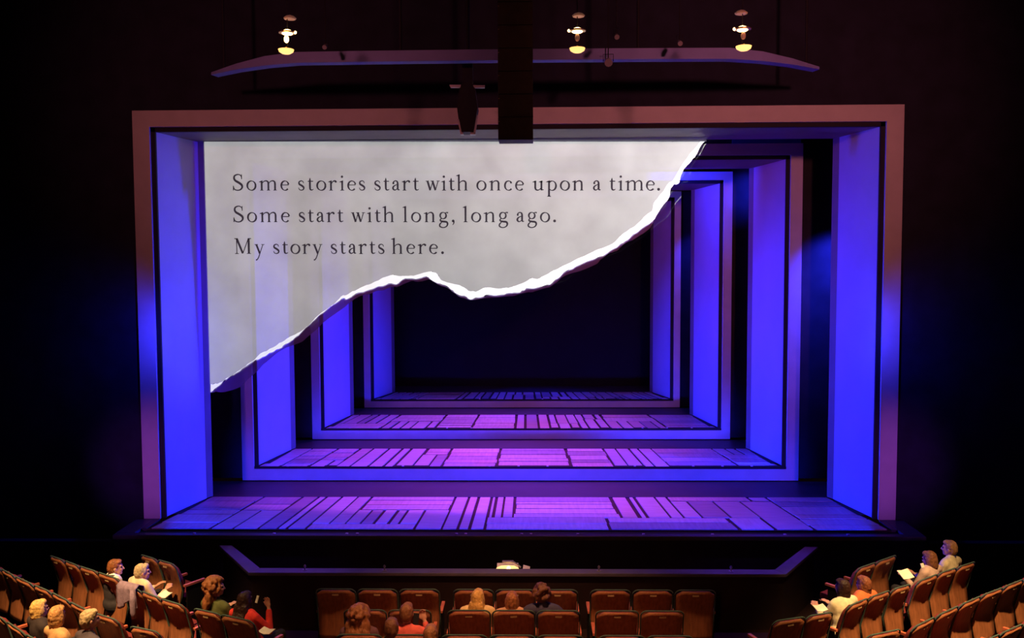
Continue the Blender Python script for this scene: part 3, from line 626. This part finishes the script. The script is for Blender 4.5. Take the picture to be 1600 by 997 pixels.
# ------------------------------------------------------------------ theatre seats
def seat_meshes(w):
    hw = w/2-.008; S = {}
    def ycur(z): return -.03-.15*max(0, (z-.60)/.40)**1.5-.05*max(0, (.6-z)/.3)
    def outline(inset=0., ztop=1.0, zbot=.30, r=.075):
        h = hw-inset; o = [(-h*.93, zbot), (-h, .55), (-h, ztop-r)]
        for a in range(1, 7): t = PI/2*a/6; o.append((-h+r-r*math.cos(t), ztop-r+r*math.sin(t)))
        return o+[(-x, z) for x, z in o[::-1]]
    def shell(inset, ztop, zbot, d0, d1, nz=9):
        b = MB(); o = outline(inset, ztop, zbot); nn = len(o)
        zz = np.linspace(zbot, ztop, nz)
        xs = []
        left = o[:nn//2]
        for z in zz: xs.append(abs(float(np.interp(z, [p[1] for p in left], [p[0] for p in left]))))
        cols = (-1, -.6, 0, .6, 1); v = []; f = []
        for z, x in zip(zz, xs):
            for c in cols: v.append((c*x, ycur(z)+d0+.02*(1-c*c)*-1, z))
        for z, x in zip(zz, xs):
            for c in cols: v.append((c*x, ycur(z)+d1+.02*(1-c*c)*-1, z))
        k = len(cols); N = nz*k
        for i in range(nz-1):
            for j in range(k-1):
                f += [(i*k+j, i*k+j+1, (i+1)*k+j+1, (i+1)*k+j), (N+i*k+j+1, N+i*k+j, N+(i+1)*k+j, N+(i+1)*k+j+1)]
            f += [(i*k, (i+1)*k, N+(i+1)*k, N+i*k), ((i+1)*k+k-1, i*k+k-1, N+i*k+k-1, N+(i+1)*k+k-1)]
        for j in range(k-1): f += [(j+1, j, N+j, N+j+1), ((nz-1)*k+j, (nz-1)*k+j+1, N+(nz-1)*k+j+1, N+(nz-1)*k+j)]
        b.poly(v, f); return b
    S['back_shell'] = (shell(.012, .985, .30, -.018, 0, 14), 'wood')
    S['back_cushion'] = (shell(.03, .97, .45, .0, .055), 'redcush')
    b = MB(); o = outline(0, 1.0, .34)
    b.tube([(x, ycur(z)+.003, z) for x, z in o], .010, 6); S['edge_trim'] = (b, 'green')
    b = MB(); b.box(-.042, .042, ycur(.93)-.047, ycur(.93)-.036, .915, .937); S['number_plate'] = (b, 'plate')
    b = MB(); b.hexa([(-hw+.03, .04, .36), (hw-.03, .04, .36), (hw-.03, .46, .38), (-hw+.03, .46, .38)], [(-hw+.03, .04, .43), (hw-.03, .04, .43), (hw-.03, .46, .46), (-hw+.03, .46, .46)]); S['seat_cushion'] = (b, 'redcush')
    for s in (-1, 1):
        b = MB(); b.box(s*(w/2)-.022, s*(w/2)+.022, -.02, .34, .615, .645); S['armrest', s] = (b, 'arm')
        b = MB(); b.box(s*(w/2)-.012, s*(w/2)+.012, .02, .3, 0, .615); S['standard', s] = (b, 'iron')
    return {k: (v[0].mesh(k if isinstance(k, str) else k[0]), v[1]) for k, v in S.items()}
SEATS = {w: seat_meshes(w) for w in (.55, .48, .42)}
for w in SEATS:
    for k, (me, mm) in SEATS[w].items():
        me.materials.append(M[mm])
        if k in ('back_shell', 'back_cushion', 'edge_trim'): me.polygons.foreach_set('use_smooth', [True]*len(me.polygons))
SEATLIST = []
def seat(x, y, rz, label, group, w=.55, number=True, arms=(-1, 1)):
    SEATLIST.append((x, y, rz))
    o = empty('theatre_seat', (x, y, 0), rz); tag(o, label, 'theatre seat', group)
    for k, (me, mm) in SEATS[w].items():
        if isinstance(k, tuple) and k[1] not in arms: continue
        q = bpy.data.objects.new(k if isinstance(k, str) else k[0], me); COL.objects.link(q); q.parent = o
    return o
ORD = ['first', 'second', 'third', 'fourth', 'fifth', 'sixth', 'seventh', 'eighth', 'ninth']
DEPTH = .18    # the top rail lies this far behind the seat origin
for row, Y, groups in (('front', 11.69, ((-2.65, 3), (-.80, 3), (1.03, 3))), ('second', 10.97, ((-2.12, 2), (-.81, 3), (1.05, 2))), ('third', 10.22, ((-2.05, 2), (-.81, 3), (1.03, 2))), ('fourth', 9.5, ((-1.76, 2),))):
    for gi, (x0, n) in enumerate(groups):
        for i in range(n):
            gname = ('left', 'middle', 'right')[gi]
            seat(x0+.28+.562*i, Y+DEPTH, 0, '%s red-brown seat from the left in the %s group of the %s centre row' % (ORD[i], gname, row), 'seats of the centre block',
                 .55, arms=(-1, 1) if i == n-1 else (-1,))
def seat_px(a, c, label, group, w=.48, end=False):
    p, q = atz(*a, 1.0), atz(*c, 1.0); d = (q-p); rz = math.atan2(d.y, d.x); mid = (p+q)/2
    nrm = Vector((-math.sin(rz), math.cos(rz), 0)); mid += nrm*DEPTH
    ln = d.length
    ww = min(SEATS, key=lambda k: abs(k-ln-.01))
    return seat(mid.x, mid.y, rz, label, group, ww, arms=(-1, 1) if end else (-1,))
rows = [
 ('left', 'foremost side row, dark red', [(217, 866), (244, 874), (272, 882)]),
 ('left', 'second side row, outer part', [(76, 867.5), (99, 875.5), (122, 884), (151, 893.5), (184, 905)]),
 ('left', 'second side row beside the draped jacket', [(191, 914), (219.5, 923), (249, 935), (285, 946)]),
 ('left', 'second side row next to the centre aisle', [(300, 950), (344, 960), (393, 971)]),
 ('left', 'third side row', [(-26, 876), (0, 888), (22, 900), (50, 913), (79, 925), (108, 940), (138, 955), (185, 970)]),
 ('left', 'third side row next to the aisle', [(200, 978), (248, 988)]),
 ('left', 'nearest side row', [(-26, 951), (7, 969), (38, 990), (72, 1009), (107, 1026), (143, 1042)]),
 ('right', 'foremost side row, dark red', [(1341, 888.5), (1371, 878), (1402, 867)]),
 ('right', 'second side row, outer part', [(1435, 909), (1467, 896.5), (1497, 886.5), (1526, 877)]),
 ('right', 'second side row beside the woman in cream', [(1327, 947), (1358.5, 934), (1394, 921.5), (1426, 912)]),
 ('right', 'second side row next to the centre aisle', [(1210, 971), (1260, 963.5), (1305, 956)]),
 ('right', 'third side row', [(1427, 981), (1464, 962.5), (1501, 945.5), (1535, 930.5), (1569, 917.5), (1601, 904.5), (1632, 892)]),
 ('right', 'third side row next to the aisle', [(1356, 994), (1409, 983)]),
 ('right', 'nearest side row', [(1526, 1007), (1564, 990.5), (1601, 974), (1637, 957)])]
for side, rn, pts in rows:
    for i, (a, c) in enumerate(zip(pts[:-1], pts[1:])):
        one = len(pts) == 2
        lab = ('wooden-backed seat with green edging, %s %s' % (side, rn)) if one else ('%s seat from the left, %s %s, wooden back' % (ORD[i], side, rn))
        seat_px(a, c, lab, 'seats of the %s side block' % side, end=(i == len(pts)-2))

# jacket draped over a seat back
ja = atz(203, 917, 1.0); jk = empty('draped_jacket', (ja.x, ja.y, 0)); jr = math.atan2(-.46, .89); jk.rotation_euler = (0, 0, jr)
tag(jk, 'mauve jacket draped over a wooden seat back behind the grey-blond person', 'jacket')
rg = random.Random(3); nx, ns = 13, 15; v = []; f = []
for i in range(nx):
    u = i/(nx-1)
    for j in range(ns):
        t = j/(ns-1); fold = .016*math.sin(u*19+1)*(.3+abs(t-.35)*2)+rg.uniform(-.004, .004)
        if t < .3: y, z = .10-.02*t, 1.02-(.3-t)*.75
        elif t < .4: a = (t-.3)/.1*PI; y, z = .03+.07*math.cos(a), 1.022+.028*math.sin(a)
        else: y, z = -.045-.01*(t-.4), 1.02-(t-.4)*(.42+.1*math.sin(u*7))
        v.append(((u-.5)*(.36+.06*abs(t-.3)), y+fold-.02, z))
for i in range(nx-1):
    for j in range(ns-1): f.append((i*ns+j, (i+1)*ns+j, (i+1)*ns+j+1, i*ns+j+1))
b = MB(); b.poly(v, f); jo = b.build('coat_body', M['jacket'], jk, smooth=True); so = jo.modifiers.new('th', 'SOLIDIFY'); so.thickness = .012
b = MB(); b.tube([(.13, -.06, 1.0), (.16, -.085, .86), (.15, -.08, .70), (.17, -.085, .62)], [.035, .045, .038, .03], 8); b.build('sleeve', M['jacket'], jk, smooth=True)

# ------------------------------------------------------------------ people
def cmat(name, col, hair=False):
    if hair: return mat(name, col, .45, .35, 25, .5, 90, stretch=(1, 1, .25))
    return mat(name, col, .85, .15, 18, .25, 120)
def cone(b, p0, r0, p1, r1, n=10):
    p0, p1 = Vector(p0), Vector(p1); b.tube([p0, p1], [r0, r1], n); b.ball(p0, r0, seg=10, ring=7); b.ball(p1, r1, seg=10, ring=7)
def chain(b, pts, rs):
    for i in range(len(pts)-1): cone(b, pts[i], rs[i], pts[i+1], rs[i+1])
def remesh(o, vox, sm=4):
    r = o.modifiers.new('remesh', 'REMESH'); r.mode = 'VOXEL'; r.voxel_size = vox; r.use_smooth_shade = True
    s = o.modifiers.new('smooth', 'SMOOTH'); s.iterations = sm; s.factor = .5
def person(hx, hy, rz, label, hair, hcol, tcol, head_yaw=0, nod=0, lean=.05, side=0, arms='lap', s=1.0, zh=1.16, sleeves=True, vest=None, at=None, group='seated audience'):
    """seated figure; (hx,hy) is where the head shows, zh its height above the floor"""
    org = None; best = None
    if at:
        sx_, sy_, sr = min(SEATLIST, key=lambda q: (q[0]-at[0])**2+(q[1]-at[1])**2)
        RM = Matrix.Rotation(-sr, 3, 'Z')
        for zi in range(30):
            z_ = 1.18-.01*zi; q = atz(hx, hy, z_); l = RM @ Vector((q.x-sx_, q.y-sy_, 0))
            if l.y >= .20 or z_ < .97: break
        org = Vector((sx_, sy_, 0))+Matrix.Rotation(sr, 3, 'Z') @ Vector((max(-.1, min(.1, l.x*.5)), .20, 0))
        head_yaw += rz-sr; rz = sr
        l2 = RM @ Vector((q.x-org.x, q.y-org.y, 0)); side = l2.x; lean = l2.y-.035; hz = z_
    else: q = atz(hx, hy, zh); hz = zh
    hip = Vector((0, 0, .50)); nb = Vector((side*.85, lean, hz-.16+.065*max(0, min(1, (1.12-hz)/.1)))); chest = Vector((side*.5, lean*.55, .53+(nb.z-.53)*.66)); hc = Vector((side, lean+.035, hz))
    if org is None:
        off = Matrix.Rotation(rz, 3, 'Z') @ (Vector((hc.x, hc.y, 0))*s); org = Vector((q.x-off.x, q.y-off.y, 0))
    o = empty('person', org, rz); o.scale = (s, s, s); tag(o, label, 'person', group)
    HR = Matrix.Rotation(head_yaw, 3, 'Z') @ Matrix.Rotation(-nod, 3, 'X')
    def H(*p): return hc+HR @ Vector(p)
    b = MB(); T = MB(); P = MB()
    # torso, neck, head
    def torso(B, g):
        B.ball(hip+Vector((0, 0, .02)), (.165+g, .13+g, .12+g)); B.ball((hip+chest)/2+Vector((0, 0, .02)), (.145+g, .105+g, .19+g)); B.ball(chest, (.165+g, .11+g, .16+g))
        cone(B, nb+Vector((-.13, -.005, -.055)), .06+g, nb+Vector((.13, -.005, -.055)), .06+g); cone(B, nb+Vector((0, 0, -.04)), .075+g, nb+Vector((0, .0, .0)), .055+g)
    torso(b, 0); torso(T, .014)
    cone(b, nb, .052, H(0, -.015, -.07), .048)
    b.ball(H(0, -.008, .015), (.072, .092, .098), HR); b.ball(H(0, .03, -.045), (.056, .058, .066), HR); b.ball(H(0, .062, -.082), (.026, .024, .024), HR)
    cone(b, H(0, .086, .012), .010, H(0, .106, -.022), .014); 
    for sx in (-1, 1):
        b.ball(H(sx*.074, -.005, -.01), (.012, .02, .032), HR); b.ball(H(sx*.03, .075, -.022), (.02, .016, .018), HR); cone(b, H(sx*.018, .084, .028), .011, H(sx*.045, .074, .03), .01)
    # arms with hands
    for sx in (-1, 1):
        S0 = nb+Vector((sx*.175, -.005, -.06))
        if arms == 'raise' and sx == 1: E, Wr, fd = S0+Vector((.09, .16, -.22)), S0+Vector((.01, .25, .03)), Vector((-.25, .1, .95))
        elif arms == 'hold': E, Wr, fd = S0+Vector((sx*.06, .1, -.25)), S0+Vector((-sx*.05, .33, -.17)), Vector((-sx*.35, .75, .45))
        elif arms == 'out' : E, Wr, fd = S0+Vector((sx*.2, .03, -.19)), S0+Vector((sx*.12, .25, -.24)), Vector((-sx*.5, .8, -.1))
        else: E, Wr, fd = S0+Vector((sx*.05, .07, -.27)), S0+Vector((-sx*.06, .29, -.32)), Vector((-sx*.4, .9, -.15))
        fd.normalize(); chain(b, [S0, (S0+E)/2, E, (E*.6+Wr*.4), Wr], [.05, .046, .037, .036, .026])
        cl = [S0, (S0+E)/2, E]+([(E*.5+Wr*.5), E*.12+Wr*.88] if sleeves else []); chain(T, cl, [.064, .06, .053, .047, .04][:len(cl)])
        side_v = fd.cross(Vector((0, 0, 1)) if abs(fd.z) < .8 else Vector((0, 1, 0))).normalized(); upv = side_v.cross(fd)
        pm = Wr+fd*.05; rot = Matrix((side_v, fd, upv)).transposed(); b.ball(pm, (.04, .05, .018), rot)
        for fi, (fx, fl) in enumerate(((-.032, .062), (-.011, .072), (.011, .068), (.031, .054))):
            a0 = Wr+fd*.085+side_v*fx; a1 = a0+fd*fl*.55+side_v*fx*.25-upv*.008; a2 = a1+fd*fl*.4-upv*.022
            chain(b, [a0, a1, a2], [.0095, .009, .008])
        tb = Wr+fd*.03-side_v*.03*sx*-1; chain(b, [tb, tb+fd*.03+side_v*.028*sx, tb+fd*.06+side_v*.03*sx-upv*.012], [.012, .0105, .009])
    # legs and shoes
    for sx in (-1, 1):
        h0 = hip+Vector((sx*.085, .02, -.02)); k = Vector((sx*.11, .42, .50)); an = Vector((sx*.11, .44, .09))
        chain(b, [h0, (h0+k)/2, k, (k*.6+an*.4), an], [.085, .072, .056, .05, .036]); chain(P, [h0, (h0+k)/2, k, (k*.6+an*.4), an], [.1, .085, .068, .06, .052])
    P.ball(hip, (.185, .15, .11))
    body = b.build('body', M['skin'], o); remesh(body, .011, 3)
    top = T.build('top', cmat('top_cloth', tcol), o); remesh(top, .016, 4)
    tr = P.build('trousers', M['trousers'], o); remesh(tr, .02, 4)
    for sx in (-1, 1):
        b = MB(); b.ball((sx*.11, .49, .05), (.045, .12, .045)); b.build('shoe', M['shoe'], o, smooth=True)
        b = MB(); b.ball(H(sx*.03, .078, .008), .0125, seg=10, ring=7); b.build('eye', M['eye'], o, smooth=True)
    b = MB(); b.ball(H(0, .084, -.055), (.022, .008, .007), HR); b.build('lips', M['lip'], o, smooth=True)
    if vest:
        b = MB(); b.ball(hip+Vector((0, 0, .03)), (.188, .155, .15)); b.ball((hip+chest)/2+Vector((0, -.005, .03)), (.168, .132, .23)); b.ball(chest+Vector((0, -.01, .01)), (.165, .128, .165)); cone(b, nb+Vector((-.075, -.02, -.03)), .055, nb+Vector((.075, -.02, -.03)), .055)
        vo = b.build('waistcoat', cmat('waistcoat_cloth', vest), o); remesh(vo, .016, 4)
    # hair
    h = MB(); rgh = random.Random(int(hx*7+hy))
    h.ball(H(0, -.022, .032), (.083, .094, .095), HR); h.ball(H(0, -.045, -.005), (.079, .075, .09), HR); h.ball(H(0, .035, .085), (.06, .05, .035), HR)
    if hair in ('bob', 'long', 'curly_long'):
        for sx in (-1, 1): h.ball(H(sx*.066, -.02, -.03), (.028, .05, .09), HR)
        h.ball(H(0, -.06, -.06), (.08, .05, .1), HR)
    if hair in ('long', 'curly_long'):
        for i in range(5):
            wv = 1.5 if hair == 'curly_long' else 1.0
            h.ball(H((i-2)*.036*wv, -.09-.008*(2-abs(i-2)), -.12), (.034*wv, .042, .11), HR); h.ball(H((i-2)*.034*wv, -.125-.008*(2-abs(i-2)), -.2), (.034*wv, .042, .09), HR)
        for sx in (-1, 1): h.ball(H(sx*.075, -.03, -.13), (.03, .04, .1), HR)
    if hair.startswith('curly'):
        for i in range(70 if hair == 'curly' else 130):
            a = rgh.uniform(0, 2*PI); e = rgh.uniform(-.5, 1.4); rr = rgh.uniform(1.0, 1.18 if hair == 'curly' else 1.35); e = rgh.uniform(-.9, 1.4) if hair != 'curly' else e; p = Vector((.092*rr*math.cos(e)*math.cos(a), -.035+.1*rr*math.cos(e)*math.sin(a), .03+.1*min(rr, 1.1)*math.sin(e)))
            if p.y < .045 or p.z > .08: h.ball(H(*p), rgh.uniform(.022, .034), seg=8, ring=6)
    ho = h.build('hair', cmat('hair_strands', hcol, True), o); remesh(ho, .011, 2)
    tx = bpy.data.textures.new('strand', 'CLOUDS'); tx.noise_scale = .025 if not hair.startswith('curly') else .04
    dm = ho.modifiers.new('strands', 'DISPLACE'); dm.texture = tx; dm.strength = .016; dm.mid_level = .4; dm.texture_coords = 'LOCAL'
    return o
BR = (.16, .06, .025); DK = (.035, .014, .01); BL = (.62, .38, .12); GB = (.6, .46, .27); AU = (.26, .09, .03)
person(181, 887, R_(-52), 'person in a white shirt and dark waistcoat with short auburn hair, left side seats', 'short', AU, (.8, .78, .7), head_yaw=R_(-20), vest=(.04, .035, .04), zh=1.03, lean=.0)
person(223, 894, R_(-40), 'person with short grey-blond hair and a white and orange top beside the draped jacket', 'short', GB, (.8, .62, .42), head_yaw=R_(-25), lean=.12, arms='hold', at=(-5.59, 12.34))
person(338, 918, R_(-40), 'person with long wavy brown hair and a dark olive top near the left aisle', 'curly_long', AU, (.09, .1, .03), head_yaw=R_(-35), arms='hold', at=(-3.75, 11.08))
person(383, 939, R_(-22), 'person in a bright red top with dark shoulder-length hair raising a hand', 'long', DK, (.75, .045, .035), arms='raise', at=(-3.31, 10.87))
person(62, 952, R_(-38), 'person with smooth blond bobbed hair at the far left', 'bob', BL, (.03, .02, .02), at=(-5.85, 10.55))
person(90, 962, R_(-38), 'person with light brown hair leaning next to the blond bob', 'bob', (.5, .25, .09), (.5, .28, .12), head_yaw=R_(20), at=(-5.4, 10.19))
person(141, 968, R_(-38), 'person with short greying hair and a dark jacket at the left', 'short', (.42, .3, .16), (.06, .045, .055), head_yaw=R_(-15), at=(-4.99, 9.89))
person(561, 962, 0, 'person with full curly brown hair, centre seats, furthest left', 'curly_long', (.24, .09, .035), (.12, .05, .06), at=(-1.77, 10.4))
person(636, 958, R_(-8), 'person with short brown hair and a coral red top holding up a hand', 'short', (.2, .08, .035), (.7, .12, .09), arms='raise', at=(-1.21, 10.4))
person(612, 982, 0, 'person with cropped brown hair, low at the bottom edge, left of centre', 'short', (.14, .055, .025), (.04, .03, .04), at=(-1.48, 9.68))
person(673, 993, 0, 'person with light brown hair cut off by the bottom edge', 'short', (.26, .11, .045), (.05, .04, .04), at=(-0.92, 9.68))
person(747, 935, R_(-12), 'person with straight blond hair and a pale yellow top, centre seats', 'long', (.58, .33, .09), (.7, .5, .22), side=.02, at=(-0.53, 11.15))
person(800, 939, 0, 'person with brown hair and bare shoulders between the blond and the curly-haired person', 'bob', (.3, .11, .04), (.55, .3, .16), sleeves=False, at=(0.03, 11.15))
person(846, 929, R_(6), 'person with short dark curly hair and a dark patterned top, arms spread', 'curly', (.12, .045, .022), (.05, .045, .09), arms='out', sleeves=False, at=(0.59, 11.15))
person(1316, 919, R_(28), 'person in a cream top with dark hair, turned at the end of the right row', 'bob', DK, (.75, .66, .42), side=.10, arms='hold', zh=1.05)
person(1349, 914, R_(30), 'person with reddish brown hair and an orange top next to the one in cream', 'bob', (.2, .065, .028), (.7, .16, .05), arms='out', at=(4.73, 11.75))
person(1452, 874, R_(38), 'person with short brown hair and a pale pink top reading an open booklet', 'bob', (.18, .07, .03), (.6, .42, .36), nod=R_(12), arms='hold', at=(6.02, 12.65))
person(1483, 857, R_(45), 'person with short sandy hair and a beige shirt at the right, highest in view', 'short', (.4, .2, .09), (.66, .56, .36), head_yaw=R_(15), lean=.1, at=(6.42, 12.92))

# things in hands
def booklet(c, rz, tilt, label, size=(.1, .15), open_=True):
    o = empty('programme', c, rz); o.rotation_euler = (tilt, 0, rz); tag(o, label, 'booklet', 'programmes held by the audience')
    w, h = size
    for s in ((-1, 1) if open_ else (1,)):
        b = MB(); q = [(0, -h/2, 0), (s*w, -h/2, .02), (s*w, h/2, .02), (0, h/2, 0)]; q = q if s > 0 else q[::-1]
        b.hexa([(x, y, z-.002) for x, y, z in q], [(x, y, z+.002) for x, y, z in q]); b.build('page', M['paper'], o)
        b = MB(); b.hexa([(x*1.03, y*1.02, z-.005) for x, y, z in q], [(x*1.03, y*1.02, z-.0025) for x, y, z in q]); b.build('cover', M['cover'], o)
    return o
booklet(atz(1414, 898, 1.0), R_(25), R_(35), 'open booklet with bright white pages held at the right')
booklet(atz(1281, 951, .9), R_(20), R_(20), 'pale folded programme in the lap of the person in cream', (.08, .12))
booklet(atz(259, 930, .92), R_(-35), R_(20), 'pale open programme held by the person with grey-blond hair', (.08, .12))
booklet(atz(400, 936, 1.08), R_(-25), R_(65), 'white leaflet held up by the person in bright red', (.05, .09), False)
booklet(atz(417, 987, .75), R_(-25), R_(10), 'pale programme on the knees of the person in bright red', (.09, .12))
booklet(atz(1439, 884, 1.05), R_(35), R_(70), 'small white leaflet in front of the face in the pale pink top', (.04, .06), False)
ph = atz(650, 968, 1.0); po = empty('mobile_phone', ph); tag(po, 'dark mobile phone held up by the person in coral red', 'phone'); po.rotation_euler = (R_(70), 0, R_(-10))
b = MB(); b.box(-.036, .036, -.072, .072, -.004, .004); b.build('case', M['phone'], po, bevel=.003)
b = MB(); b.box(-.032, .032, -.066, .066, .004, .0048); b.build('screen', M['cloth_blk'], po)
